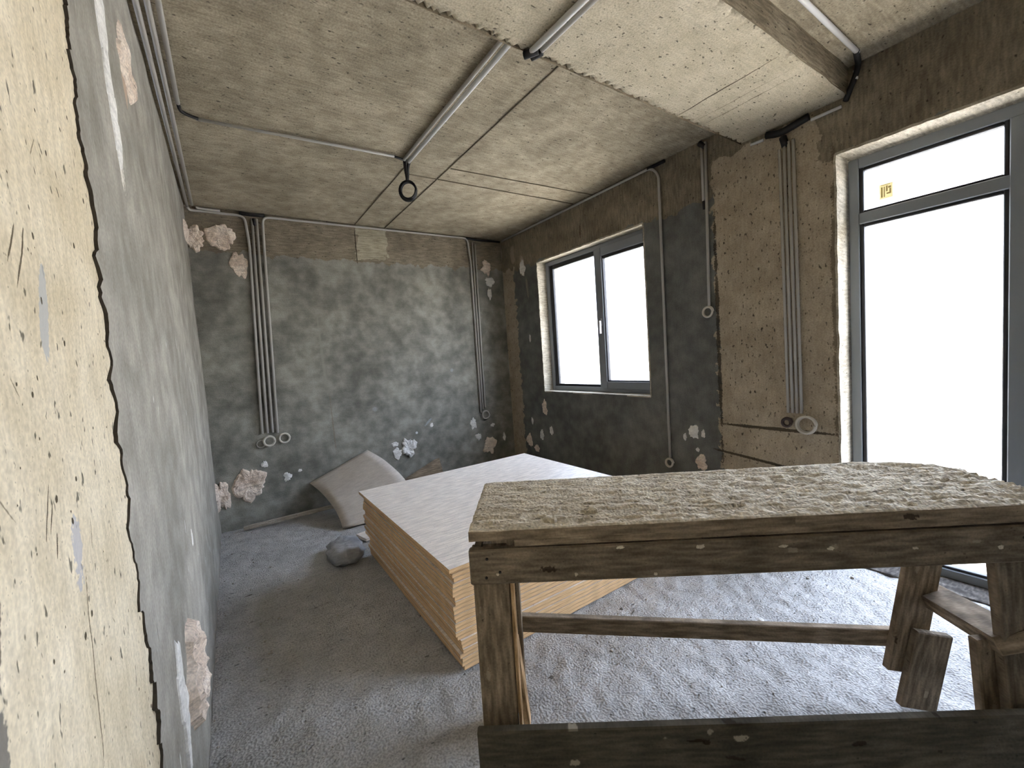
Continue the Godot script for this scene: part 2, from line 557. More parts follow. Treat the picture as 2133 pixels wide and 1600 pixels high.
func build_ceiling() -> void:
	var k := [kind(c8(144, 134, 114), c8(180, 169, 146), 0.9, 0.16, 0.2, 200, 0.45)]
	var t := synth(1100, 1560, W, 4.58, k, [], 30, [])
	M.ceiling = textured(t, 0.8, 1.0)
	var st := new_st(true)
	sheet(st, Vector3(0, H, 0), Vector3(1, 0, 0), Vector3(0, 0, 1), Vector3.DOWN, W, 4.58, [], 0.08, 0.004, 0.5, 7)
	st.generate_normals()
	st.generate_tangents()
	var c := struct("ceiling", st, M.ceiling)
	box_obj("ceiling_slab", Vector3(-0.3, H + 0.012, -0.3), Vector3(W + 0.32, H + 0.3, D + 0.3), M.slab, c)
	box_obj("ceiling_rear", Vector3(0, H, 4.57), Vector3(W, H + 0.05, D), M.rear, c)
	# thin fins of concrete where the shuttering boards met
	var fins := [[1.42, 0.0, 1.44, 1.56], [1.735, 0.0, 1.755, 2.95], [1.76, 1.585, 3.22, 1.66], [1.5, 1.36, 3.2, 1.40], [2.2, 3.75, 2.21, 4.5]]
	for f in fins:
		plank("shuttering_fin", Vector3(f[0], H - 0.004, f[1]), Vector3(f[2], H - 0.004, f[3]), 0.008, 0.006, Vector3.UP, M.fin, c) if M.has("fin") else fin(f, c)
	# downstand beam across the room
	var kb := [kind(c8(176, 166, 143), c8(200, 190, 167), 0.8, 0.13, 0.10, 202, 0.5)]
	var tb := synth(1200, 260, W, 0.7, kb, [], 31, [[2.5, 0.3, 0.004, 0.34, 0.0, c8(70, 62, 50), 0.9, 0.15, -60.0], [2.74, 0.3, 0.003, 0.34, 0.0, c8(96, 88, 72), 0.8, 0.3, -40.0], [2.66, 0.3, 0.0025, 0.34, 0.0, c8(110, 100, 84), 0.6, 0.3, -30.0]])
	M.beam = textured(tb, 1.0, 1.0)
	var sb := new_st(true)
	var fb := FastNoiseLite.new()
	fb.seed = 8
	fb.frequency = 4.0
	fb.fractal_octaves = 4
	var bn := 260
	var bm := 18
	for i in bn:
		for j in bm:
			var q := []
			for e in [[i, j], [i + 1, j], [i + 1, j + 1], [i, j + 1]]:
				var x: float = W * e[0] / bn
				var z: float = 3.05 + 0.6 * e[1] / bm
				var y := 2.75 + 0.005 * fb.get_noise_2d(x, z)
				if e[1] == 0 or e[1] == bm:
					# chipped arris
					var chip := maxf(0.0, fb.get_noise_2d(x * 7.0, z * 9.0) + 0.05)
					y += 0.003 + 0.035 * chip
					z += (0.02 if e[1] == 0 else -0.02) * chip
				q.append([Vector3(x, y, z), Vector2(x / W, 1.0 - float(e[1]) / bm)])
			for n in [0, 1, 2, 0, 2, 3]:
				sb.set_uv(q[n][1])
				sb.add_vertex(q[n][0])
	sb.generate_normals()
	sb.generate_tangents()
	var b := obj("beam", sb, M.beam, c)
	b.set_meta("label", "pale pitted concrete beam crossing the ceiling")
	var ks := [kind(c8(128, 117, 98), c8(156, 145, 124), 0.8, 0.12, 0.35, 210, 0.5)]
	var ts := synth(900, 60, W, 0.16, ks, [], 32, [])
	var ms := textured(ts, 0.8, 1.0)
	for s in 2:
		var sf := new_st(true)
		sheet(sf, Vector3(0, 2.745, 3.65 if s == 0 else 3.05), Vector3(1, 0, 0), Vector3.UP, Vector3(0, 0, 1 if s == 0 else -1), W, 0.16, [], 0.04, 0.005, 0.25, 9 + s)
		sf.generate_normals()
		sf.generate_tangents()
		obj("beam_side", sf, ms, b)

func fin(f: Array, parent: Node) -> void:
	M.fin = plain(c8(112, 102, 84), 1.0)
	plank("shuttering_fin", Vector3(f[0], H - 0.004, f[1]), Vector3(f[2], H - 0.004, f[3]), 0.008, 0.006, Vector3.UP, M.fin, parent)

func plaster_kind() -> Dictionary:
	return kind(c8(106, 105, 97), c8(160, 158, 147), 0.9, 0.09, 0.04, 240, 0.2, 0.0, 0.2)

func concrete_kind() -> Dictionary:
	return kind(c8(112, 103, 88), c8(148, 138, 119), 0.8, 0.12, 0.25, 208, 0.45, -10.0)

func build_wall_back() -> void:
	var zones := [[1, 0.0, 2.52, W, H], [2, 1.43, 2.56, 1.74, H]]
	var st_marks := [[0.98, 1.6, 0.35, 0.012, 92.0, c8(150, 150, 138), 0.5, 0.7, 10.0], [1.02, 0.85, 0.30, 0.006, 91.0, c8(128, 112, 96), 0.5, 0.7, 0.0], [1.41, 2.7, 0.2, 0.006, 90.0, c8(50, 44, 36), 0.8, 0.4, -30.0],
		[1.9, 0.62, 0.012, 0.012, 0, c8(220, 222, 222), 0.9, 1.0, 10.0], [2.05, 0.72, 0.05, 0.012, 40.0, c8(170, 176, 180), 0.6, 1.6, 5.0], [2.4, 1.3, 0.02, 0.02, 0, c8(160, 164, 162), 0.7, 1.4, 5.0], [1.45, 0.95, 0.03, 0.03, 0, c8(160, 164, 162), 0.6, 1.6, 5.0]]
	var t := synth(1120, 1006, W, H, [plaster_kind(), concrete_kind(), kind(c8(150, 143, 122), c8(178, 170, 148), 1.0, 0.1, 0.3, 225, 0.4, 12.0)], zones, 40, st_marks)
	M.wall_back = textured(t, 0.9, 0.9)
	var st := new_st(true)
	sheet(st, Vector3.ZERO, Vector3(1, 0, 0), Vector3.UP, Vector3(0, 0, 1), W, H, [], 0.08, 0.006, 0.6, 12)
	st.generate_normals()
	st.generate_tangents()
	var w := struct("wall_back", st, M.wall_back)
	box_obj("masonry", Vector3(-0.3, -0.3, -0.3), Vector3(W + 0.3, H + 0.3, -0.012), M.slab, w)
	var n := Vector3(0, 0, 1)
	# [x, y, half width, half height, height, block or putty, hollow]
	var pt := [[0.24, 2.66, 0.11, 0.13, 0.02, 0, 0.6], [0.36, 2.41, 0.075, 0.14, 0.012, 0, 0.0], [0.25, 0.39, 0.13, 0.17, 0.03, 0, 0.7], [0.39, 0.56, 0.035, 0.04, 0.008, 1, 0.0], [0.565, 0.40, 0.04, 0.05, 0.01, 1, 0.0], [0.68, 0.44, 0.02, 0.02, 0.006, 1, 0.0], [0.05, 2.62, 0.08, 0.11, 0.03, 0, 0.3], [0.05, 0.33, 0.06, 0.14, 0.03, 0, 0.3],
		[1.79, 0.47, 0.10, 0.12, 0.025, 1, 0.9], [1.66, 0.42, 0.06, 0.07, 0.012, 1, 0.0], [1.64, 0.53, 0.045, 0.03, 0.008, 1, 0.0], [2.99, 2.55, 0.08, 0.10, 0.012, 0, 0.3], [3.03, 2.37, 0.075, 0.07, 0.01, 1, 0.8], [3.01, 2.22, 0.03, 0.09, 0.006, 1, 0.0], [2.64, 0.62, 0.05, 0.08, 0.008, 1, 0.0], [2.85, 0.31, 0.10, 0.12, 0.02, 0, 0.5], [2.70, 0.44, 0.04, 0.05, 0.008, 1, 0.0], [2.92, 0.56, 0.035, 0.03, 0.006, 1, 0.0], [3.08, 0.38, 0.025, 0.06, 0.006, 1, 0.0], [2.09, 0.68, 0.025, 0.03, 0.006, 1, 0.0]]
	for i in pt.size():
		var p: Array = pt[i]
		lump("broken_patch" if p[5] == 0 else "putty_blob", Vector3(p[0], p[1], 0.0), Vector3(1, 0, 0), Vector3.UP, n, p[2], p[3], p[4], M.block if p[5] == 0 else M.putty, w, 100 + i, p[6])

func build_wall_left() -> void:
	# u runs towards the back wall from z = 4.58
	var t0 := 4.58
	var marks := [[t0 - 3.04, 2.33, 0.34, 0.035, 100.0, c8(222, 216, 204), 0.95, 0.6, 25.0], [t0 - 3.02, 2.12, 0.16, 0.02, 96.0, c8(225, 220, 210), 0.95, 0.7, 25.0], [t0 - 2.74, 2.40, 0.1, 0.04, 90.0, c8(196, 170, 148), 0.8, 0.8, 10.0]]
	var r := RandomNumberGenerator.new()
	r.seed = 31
	for i in 26:
		marks.append([t0 - r.randf_range(0.4, 3.3), r.randf_range(0.2, 1.6), r.randf_range(0.008, 0.03), r.randf_range(0.004, 0.008), 90.0, c8(214, 214, 208), 0.8, 1.2, 10.0])
	var t := synth(1500, 950, t0, H, [kind(c8(136, 132, 122), c8(172, 167, 156), 1.0, 0.10, 0.08, 246, 0.25, 0.0, 0.2)], [], 50, marks, true)
	M.wall_left = textured(t, 0.6, 0.9)
	var st := new_st(true)
	sheet(st, Vector3(0, 0, t0), Vector3(0, 0, -1), Vector3.UP, Vector3.RIGHT, t0, H, [[0.0, 0.0, t0 - 3.30, H]], 0.08, 0.006, 0.6, 13)
	st.generate_normals()
	st.generate_tangents()
	var w := struct("wall_left", st, M.wall_left)
	box_obj("masonry", Vector3(-0.3, -0.3, -0.3), Vector3(-0.04, H + 0.3, D + 0.3), M.slab, w)
	# concrete column lying a finger deeper than the plaster, which ends in a ragged broken edge
	var cz := 3.395
	var kc := [kind(c8(200, 186, 157), c8(222, 210, 184), 0.9, 0.09, 0.12, 206, 0.45)]
	var cm := [[0.39, 1.07, 0.075, 0.016, 96.0, c8(178, 178, 174), 0.85, 0.6, 10.0], [0.385, 0.73, 0.05, 0.02, 95.0, c8(176, 176, 182), 0.7, 0.9, 10.0], [0.665, 0.64, 0.05, 0.02, 100.0, c8(118, 114, 106), 0.9, 0.6, -20.0], [0.64, 0.72, 0.05, 0.008, 115.0, c8(120, 108, 92), 0.9, 0.7, -60.0], [0.38, 0.52, 0.14, 0.0022, 96.0, c8(120, 108, 88), 0.8, 1.0, -50.0]]
	r.seed = 77
	for i in 150:
		var sz := 0.0012 + 0.0042 * pow(r.randf(), 2.5)
		cm.append([r.randf_range(0.02, 0.78), r.randf_range(0.05, 1.95), sz, sz * r.randf_range(0.6, 1.0), r.randf() * 180.0, c8(74, 66, 52), 0.9, 0.6, -80.0])
	for i in 30:
		cm.append([r.randf_range(0.02, 0.78), r.randf_range(0.05, 1.95), r.randf_range(0.008, 0.03), 0.0011, r.randf_range(40, 140), c8(120, 108, 88), 0.7, 0.7, -40.0])
	for q in [[0.475, 1.14, 0.03, 122.0], [0.455, 1.12, 0.035, 120.0], [0.44, 1.15, 0.02, 118.0], [0.468, 0.81, 0.035, 115.0], [0.455, 0.80, 0.02, 117.0], [0.45, 0.76, 0.015, 110.0]]:
		cm.append([q[0], q[1], q[2], 0.0018, q[3], c8(96, 84, 68), 0.9, 0.4, -70.0])
	var tc := synth(840, 2000, 0.8, 2.0, kc, [], 51, cm, true)
	M.column = textured(tc, 0.7, 1.0)
	var sc := new_st(true)
	var se := new_st(false)
	var sp := new_st(true)
	var fn := FastNoiseLite.new()
	fn.seed = 3
	fn.frequency = 2.5
	fn.fractal_octaves = 5
	var fp := FastNoiseLite.new()
	fp.seed = 13
	fp.frequency = 1.0 / 0.6
	fp.fractal_octaves = 3
	var ny := 300
	var nz := 40
	var edge_at := func(y: float) -> float: return cz + 0.04 * fn.get_noise_2d(y, 0.0) + 0.045 * fn.get_noise_2d(y * 6.0, 4.0) + 0.03 * (1.0 - y / H)
	for j in ny:
		var ya := H * float(j) / ny
		var yb := H * float(j + 1) / ny
		var ea: float = edge_at.call(ya)
		var eb: float = edge_at.call(yb)
		for i in nz:
			var q := []
			var t2 := []
			for c in [[i, 0], [i + 1, 0], [i + 1, 1], [i, 1]]:
				var y := yb if c[1] else ya
				var f := float(c[0]) / nz
				var z := lerpf((eb if c[1] else ea) - 0.02, 4.9, f * f * 0.6 + f * 0.4)
				q.append(Vector3(-0.007 + 0.006 * fn.get_noise_2d(y * 0.7, z * 0.7), y, z))
				t2.append(Vector2((z - 3.35) / 0.8, (2.45 - y) / 2.0))
			for k in [0, 1, 2, 0, 2, 3]:
				sc.set_uv(t2[k])
				sc.add_vertex(q[k])
		# plaster strip up to the edge, and its broken end face
		for i in 4:
			var q2 := []
			var t3 := []
			for c in [[i, 0], [i + 1, 0], [i + 1, 1], [i, 1]]:
				var y := yb if c[1] else ya
				var z := lerpf(3.30, eb if c[1] else ea, c[0] / 4.0)
				q2.append(Vector3(0.006 * fp.get_noise_2d(t0 - z, y), y, z))
				t3.append(Vector2((t0 - z) / t0, 1.0 - y / H))
			for k in [0, 1, 2, 0, 2, 3]:
				sp.set_uv(t3[k])
				sp.add_vertex(q2[k])
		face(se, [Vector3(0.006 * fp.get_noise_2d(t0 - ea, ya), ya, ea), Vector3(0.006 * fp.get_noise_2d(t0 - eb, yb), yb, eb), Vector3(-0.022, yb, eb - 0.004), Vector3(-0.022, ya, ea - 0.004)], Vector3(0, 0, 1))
	for st3 in [sc, sp]:
		st3.generate_normals()
		st3.generate_tangents()
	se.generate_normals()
	var col := obj("concrete_column", sc, M.column, w)
	col.set_meta("label", "pale cream concrete column beside the grey plaster")
	var ps := obj("plaster_strip", sp, M.wall_left, w)
	obj("broken_edge_shaded", se, M.broken_edge_shaded, ps)
	box_obj("rear_plaster", Vector3(-0.03, 0, 4.89), Vector3(0.01, H, D), M.rear, w)
	var u := Vector3(0, 0, -1)
	var pt := [[2.66, 2.47, 0.16, 0.12, 0.012, 0, 0.3], [3.03, 2.36, 0.06, 0.30, 0.004, 1, 0.0], [3.0, 2.10, 0.04, 0.12, 0.004, 1, 0.0], [2.86, 0.44, 0.17, 0.17, 0.04, 0, 0.6], [3.1, 0.52, 0.06, 0.22, 0.008, 1, 0.0], [0.2, 2.62, 0.12, 0.10, 0.02, 0, 0.3], [0.12, 0.36, 0.1, 0.13, 0.02, 0, 0.3], [2.4, 0.75, 0.015, 0.04, 0.004, 1, 0.0]]
	for i in pt.size():
		var p: Array = pt[i]
		lump("broken_patch" if p[5] == 0 else "putty_smear", Vector3(0, p[1], p[0]), u, Vector3.UP, Vector3.RIGHT, p[2], p[3], p[4], M.block if p[5] == 0 else M.putty, w, 200 + i, p[6])

const WIN := [0.72, 0.98, 2.215, 2.47]
const DOOR := [3.58, 0.0, 5.25, 2.457]

func build_wall_right() -> void:
	# u = z, v = y
	var l := 5.6
	var zones := [[1, 0.0, 2.47, l, H], [2, 2.83, 0.0, 3.6, 2.72], [2, 0.0, 0.0, 0.26, 2.5], [1, 3.5, 2.45, l, H]]
	var marks := [[3.2, 0.80, 0.4, 0.012, 0.0, c8(62, 54, 42), 0.8, 0.5, -60.0], [3.05, 0.57, 0.3, 0.010, -6.0, c8(62, 54, 42), 0.8, 0.5, -60.0], [2.84, 1.5, 0.9, 0.014, 90.0, c8(52, 46, 38), 0.7, 0.9, -40.0], [0.43, 2.5, 0.12, 0.05, 95.0, c8(178, 164, 144), 0.9, 0.9, 10.0], [0.25, 2.66, 0.10, 0.05, 90.0, c8(168, 154, 134), 0.9, 1.0, 10.0], [0.5, 2.25, 0.14, 0.02, 95.0, c8(150, 142, 128), 0.8, 1.0, 5.0], [1.45, 2.6, 0.08, 0.01, 90.0, c8(60, 46, 34), 0.6, 1.0, 0.0], [3.57, 1.6, 0.85, 0.02, 90.0, c8(92, 82, 66), 0.6, 1.0, 0.0]]
	var t := synth(1700, 880, l, H, [kind(c8(94, 95, 91), c8(126, 126, 120), 1.0, 0.08, 0.06, 245, 0.3, 0.0, 0.2), concrete_kind(), kind(c8(156, 143, 123), c8(186, 173, 151), 0.8, 0.14, 0.10, 196, 0.5, 10.0)], zones, 60, marks, true)
	M.wall_right = textured(t, 1.0, 0.92)
	var st := new_st(true)
	sheet(st, Vector3(W, 0, 0), Vector3(0, 0, 1), Vector3.UP, Vector3.LEFT, l, H, [WIN, DOOR], 0.08, 0.005, 0.6, 14)
	st.generate_normals()
	st.generate_tangents()
	var w := struct("wall_right", st, M.wall_right)
	# body of the wall behind the plaster, and the lined openings
	var x0 := W + 0.012
	var x1 := W + 0.32
	var parts := [[-0.3, -0.3, WIN[0], H + 0.3], [WIN[0], -0.3, WIN[2], WIN[1]], [WIN[0], WIN[3], WIN[2], H + 0.3], [WIN[2], -0.3, DOOR[0], H + 0.3], [DOOR[0], DOOR[3], DOOR[2], H + 0.3], [DOOR[2], -0.3, D + 0.3, H + 0.3], [DOOR[0], -0.3, DOOR[2], -0.02]]
	for p in parts:
		box_obj("masonry", Vector3(x0, p[1], p[0]), Vector3(x1, p[3], p[2]), M.reveal, w, 0.001)
	box_obj("rear_plaster", Vector3(W, 0, 5.59), Vector3(W + 0.02, H, D), M.rear, w)
	for o in [WIN, DOOR]:
		for e in [[o[0] - 0.006, o[1], o[0] + 0.006, o[3]], [o[2] - 0.006, o[1], o[2] + 0.006, o[3]], [o[0], o[3] - 0.008, o[2], o[3] + 0.006]]:
			uneven_bar("plaster_arris", Vector3(W - 0.004, e[1], e[0]), Vector3(W + 0.03, e[3], e[2]), w)
	var pt := [[2.61, 0.71, 0.055, 0.06, 0.008, 1, 0.0], [2.53, 0.66, 0.02, 0.03, 0.006, 1, 0.0], [2.69, 0.70, 0.02, 0.04, 0.006, 1, 0.0], [2.64, 0.57, 0.02, 0.025, 0.006, 1, 0.0], [2.67, 0.47, 0.06, 0.07, 0.012, 0, 0.0], [0.70, 0.78, 0.05, 0.11, 0.006, 0, 0.0], [0.62, 0.45, 0.04, 0.07, 0.006, 1, 0.0], [0.80, 0.52, 0.035, 0.06, 0.006, 1, 0.0], [0.36, 0.36, 0.06, 0.10, 0.012, 0, 0.0], [0.44, 0.6, 0.02, 0.06, 0.005, 1, 0.0], [0.50, 1.62, 0.02, 0.05, 0.005, 1, 0.0], [0.50, 0.27, 0.05, 0.05, 0.008, 0, 0.0], [0.44, 2.46, 0.06, 0.10, 0.005, 1, 0.0]]
	for i in pt.size():
		var p: Array = pt[i]
		lump("broken_patch" if p[5] == 0 else "putty_blob", Vector3(W, p[1], p[0]), Vector3(0, 0, 1), Vector3.UP, Vector3.LEFT, p[2], p[3], p[4], M.block if p[5] == 0 else M.putty, w, 300 + i, p[6])

func uneven_bar(called: String, a: Vector3, b: Vector3, parent: Node) -> void:
	var fn := FastNoiseLite.new()
	fn.seed = int(a.z * 100)
	fn.frequency = 9.0
	var st := new_st(false)
	var dy := b.y - a.y > b.z - a.z
	var n := 60
	var rows := []
	for k in n + 1:
		var f := float(k) / n
		var j := Vector3(0.006 * fn.get_noise_1d(f * 2.5), 0.005 * fn.get_noise_1d(f * 2.5 + 9.0), 0.005 * fn.get_noise_1d(f * 2.5 + 19.0))
		var r := []
		for c in [[0, 0], [1, 0], [1, 1], [0, 1]]:
			var p: Vector3
			if dy:
				p = Vector3(b.x if c[0] else a.x, lerpf(a.y, b.y, f), b.z if c[1] else a.z)
			else:
				p = Vector3(b.x if c[0] else a.x, b.y if c[1] else a.y, lerpf(a.z, b.z, f))
			r.append(p + j)
		rows.append(r)
	for k in n:
		for s in 4:
			var s2 := (s + 1) % 4
			var ce: Vector3 = (rows[k][0] + rows[k][2]) * 0.5
			face(st, [rows[k][s], rows[k][s2], rows[k + 1][s2], rows[k + 1][s]], (rows[k][s] + rows[k][s2]) * 0.5 - ce)
	face(st, rows[0], rows[0][0] - rows[1][0])
	face(st, rows[n], rows[n][0] - rows[n - 1][0])
	st.generate_normals()
	obj(called, st, M.reveal, parent)

func build_wall_front() -> void:
	var st := new_st(true)
	sheet(st, Vector3(0, 0, D), Vector3(1, 0, 0), Vector3.UP, Vector3(0, 0, -1), W, H, [], 0.1, 0.006, 0.6, 15)
	st.generate_normals()
	st.generate_tangents()
	var w := struct("wall_front", st, M.wall_back)
	box_obj("masonry", Vector3(-0.3, -0.3, D + 0.012), Vector3(W + 0.3, H + 0.3, D + 0.3), M.slab, w)

func frame_bars(called: String, x0: float, x1: float, z0: float, y0: float, z1: float, y1: float, t: Array, m: Material, parent: Node) -> void:
	# t: left, right, bottom, top thickness
	box_obj(called, Vector3(x0, y0, z0), Vector3(x1, y1, z0 + t[0]), m, parent, 0.004)
	box_obj(called, Vector3(x0, y0, z1 - t[1]), Vector3(x1, y1, z1), m, parent, 0.004)
	box_obj(called, Vector3(x0, y0, z0 + t[0]), Vector3(x1, y0 + t[2], z1 - t[1]), m, parent, 0.004)
	box_obj(called, Vector3(x0, y1 - t[3], z0 + t[0]), Vector3(x1, y1, z1 - t[1]), m, parent, 0.004)

func structure_root(called: String, at: Vector3) -> Node3D:
	var o := Node3D.new()
	o.name = called
	o.set_meta("kind", "structure")
	o.position = at
	add_child(o)
	return o

func build_window() -> void:
	var o := structure_root("window_1", Vector3(W, 0, 0))
	var x := 0.12
	frame_bars("frame", x, x + 0.07, WIN[0] + 0.005, WIN[1] + 0.005, WIN[2] - 0.005, WIN[3] - 0.005, [0.05, 0.05, 0.05, 0.045], M.frame, o)
	box_obj("mullion", Vector3(x - 0.002, 1.03, 1.50), Vector3(x + 0.07, 2.42, 1.565), M.frame, o, 0.004)
	# fixed light on the left, opening sash on the right
	frame_bars("glazing_bead", x + 0.015, x + 0.05, 0.775, 1.03, 1.50, 2.42, [0.055, 0.01, 0.03, 0.045], M.frame_dark, o)
	frame_bars("sash", x - 0.012, x + 0.05, 1.545, 1.02, 2.18, 2.43, [0.06, 0.06, 0.075, 0.085], M.frame, o)
	frame_bars("gasket", x + 0.0, x + 0.04, 1.605, 1.095, 2.12, 2.345, [0.012, 0.012, 0.012, 0.03], M.frame_dark, o)
	box_obj("pane", Vector3(x + 0.03, 1.06, 0.83), Vector3(x + 0.034, 2.375, 1.49), M.glass, o, 0.0005)
	box_obj("pane", Vector3(x + 0.02, 1.107, 1.617), Vector3(x + 0.024, 2.315, 2.108), M.glass, o, 0.0005)
	var h := box_obj("handle", Vector3(x - 0.022, 1.66, 1.56), Vector3(x - 0.012, 1.73, 1.585), M.metal, o, 0.003)
	box_obj("lever", Vector3(x - 0.05, 1.58, 1.565), Vector3(x - 0.022, 1.71, 1.58), M.metal, h, 0.004)
	box_obj("window_sill", Vector3(0.0, WIN[1] - 0.012, WIN[0]), Vector3(x + 0.01, WIN[1] + 0.004, WIN[2]), M.reveal, o, 0.003)

func build_door() -> void:
	var o := structure_root("door_1", Vector3(W, 0, 0))
	var x := 0.18
	var z0: float = DOOR[0] + 0.006
	var z1: float = DOOR[2] - 0.006
	frame_bars("frame", x, x + 0.07, z0, 0.0, z1, 2.448, [0.05, 0.05, 0.06, 0.06], M.frame, o)
	box_obj("transom_bar", Vector3(x - 0.004, 2.06, z0 + 0.05), Vector3(x + 0.07, 2.125, z1 - 0.05), M.frame, o, 0.004)
	box_obj("mullion", Vector3(x - 0.006, 0.06, 4.222), Vector3(x + 0.07, 2.39, 4.295), M.frame, o, 0.004)
	for p in [[3.636, 0.06, 4.222, 2.06], [3.636, 2.125, 4.222, 2.388], [4.295, 0.06, 5.194, 2.06], [4.295, 2.125, 5.194, 2.388]]:
		frame_bars("glazing_bead", x + 0.01, x + 0.05, p[0], p[1], p[2], p[3], [0.02, 0.02, 0.014, 0.018], M.frame_dark, o)
		box_obj("pane", Vector3(x + 0.028, p[1] + 0.014, p[0] + 0.02), Vector3(x + 0.033, p[3] - 0.018, p[2] - 0.02), M.glass, o, 0.0005)
	frame_bars("sash", x - 0.02, x + 0.01, 4.29, 0.05, 5.2, 2.06, [0.07, 0.07, 0.09, 0.08], M.frame, o)
	# maker's sticker on the fanlight and a printed protective strip under the transom
	var im := Image.create(24, 32, false, Image.FORMAT_RGB8)
	im.fill(c8(226, 208, 152))
	for r in [[3, 6, 3, 22], [8, 6, 2, 22], [12, 5, 3, 12], [16, 7, 5, 4], [13, 20, 8, 3], [18, 12, 3, 10], [3, 2, 16, 1]]:
		im.fill_rect(Rect2i(r[0], r[1], r[2], r[3]), c8(120, 102, 58))
	var ms := StandardMaterial3D.new()
	ms.albedo_texture = ImageTexture.create_from_image(im)
	ms.roughness = 0.7
	ms.backlight_enabled = true
	ms.backlight = Color(0.5, 0.5, 0.5)
	var q := new_st()
	var c := Vector3(x + 0.026, 2.262, 3.725)
	var pts := [c, c + Vector3(0, 0, 0.06), c + Vector3(0, -0.085, 0.06), c + Vector3(0, -0.085, 0)]
	var uv := [Vector2(0, 0), Vector2(1, 0), Vector2(1, 1), Vector2(0, 1)]
	for k in [0, 1, 2, 0, 2, 3]:
		q.set_uv(uv[k])
		q.add_vertex(pts[k])
	q.generate_normals()
	obj("sticker", q, ms, o)
	box_obj("threshold", Vector3(0.0, -0.02, DOOR[0]), Vector3(x + 0.1, 0.012, DOOR[2]), M.threshold if M.has("threshold") else M.wood_dark, o, 0.004)

func build_outside() -> void:
	var x0 := W + 0.32
	var bal := thing("balcony", "sunlit pale balcony slab outside the glazed door", "balcony", Transform3D(Basis.IDENTITY, Vector3(x0, 0, 2.5)))
	box_obj("slab", Vector3(0, -0.2, -3.5), Vector3(1.25, -0.03, 4.5), M.slab, bal, 0.01)
	var up := thing("balcony_roof", "pale slab of the balcony above seen through the fanlight", "balcony", Transform3D(Basis.IDENTITY, Vector3(x0, 2.7, 2.5)))
	box_obj("slab", Vector3(0, 0, -3.5), Vector3(0.35, 0.2, 4.5), M.slab, up, 0.01)
	var rail := thing("balcony_railing", "white balcony railing of upright bars beyond the door", "railing", Transform3D(Basis.IDENTITY, Vector3(x0 + 1.15, -0.03, 2.5)))
	var wm := plain(c8(225, 225, 222), 0.5)
	box_obj("handrail", Vector3(-0.02, 0.98, -3.4), Vector3(0.02, 1.02, 4.4), wm, rail)
	box_obj("bottom_rail", Vector3(-0.015, 0.08, -3.4), Vector3(0.015, 0.11, 4.4), wm, rail)
	for k in 53:
		var z := -3.35 + 0.147 * k
		box_obj("baluster", Vector3(-0.009, 0.11 if k % 13 else 0.0, z - 0.009), Vector3(0.009, 0.98, z + 0.009), wm, rail)
	var g := new_st()
	face(g, [Vector3(-60, -6.2, -80), Vector3(120, -6.2, -80), Vector3(120, -6.2, 80), Vector3(-60, -6.2, 80)], Vector3.UP)
	g.generate_normals()
	var gr := obj("ground", g, plain(c8(188, 183, 174), 1.0))
	gr.set_meta("kind", "structure")

# ------------------------------------------------------------------ plywood
func build_plywood_stack() -> void:
	var n := 24
	var pitch := 0.0205
	var th := 0.0196
	var s := 1.51
	var r := RandomNumberGenerator.new()
	r.seed = 9
	var mesh := ArrayMesh.new()
	var h := s * 0.5
	for surf in 2:
		var st := new_st()
		if surf == 0:
			face(st, [Vector3(-h, th, -h), Vector3(h, th, -h), Vector3(h, th, h), Vector3(-h, th, h)], Vector3.UP)
			face(st, [Vector3(-h, 0, -h), Vector3(h, 0, -h), Vector3(h, 0, h), Vector3(-h, 0, h)], Vector3.DOWN)
		else:
			for d in [Vector3.LEFT, Vector3.RIGHT, Vector3.FORWARD, Vector3.BACK]:
				var sd: Vector3 = d.cross(Vector3.UP)
				face(st, [d * h - sd * h, d * h + sd * h, d * h + sd * h + Vector3.UP * th, d * h - sd * h + Vector3.UP * th], d)
		st.generate_normals()
		st.commit(mesh)
		mesh.surface_set_material(surf, M.ply_face if surf == 0 else M.ply_edge)
	var ordinal := ["lowest", "second", "third", "fourth", "fifth", "sixth", "seventh", "eighth", "ninth", "tenth", "eleventh", "twelfth"]
	for k in n:
		var mi := MeshInstance3D.new()
		mi.name = numbered("plywood_sheet")
		mi.mesh = mesh
		var dx := r.randf_range(-0.009, 0.009)
		var dz := r.randf_range(-0.0035, 0.0035)
		var tw := r.randf_range(-0.0025, 0.0025)
		if k == n - 1:
			dx = -0.022
			dz = 0.012
			tw = 0.006
		elif k >= n - 4:
			dx += 0.012
			dz -= 0.01
		elif k < 7:
			dx += 0.016
			dz += 0.006
		mi.position = Vector3(0.925 + h + dx, 0.010 + k * pitch, 2.895 - h + dz)
		mi.rotation.y = tw
		add_child(mi)
		var lab: String
		if k == n - 1:
			lab = "topmost pale plywood sheet of the stack, its whole white face showing"
		elif k == 0:
			lab = "lowest pale plywood sheet of the stack, lying on the concrete floor"
		elif k < 12:
			lab = "%s tan plywood sheet up from the floor in the stack" % ordinal[k]
		else:
			lab = "%s tan plywood sheet down from the top of the stack" % ordinal[n - 1 - k]
		tag(mi, lab, "plywood sheet", "plywood sheets in the floor stack")

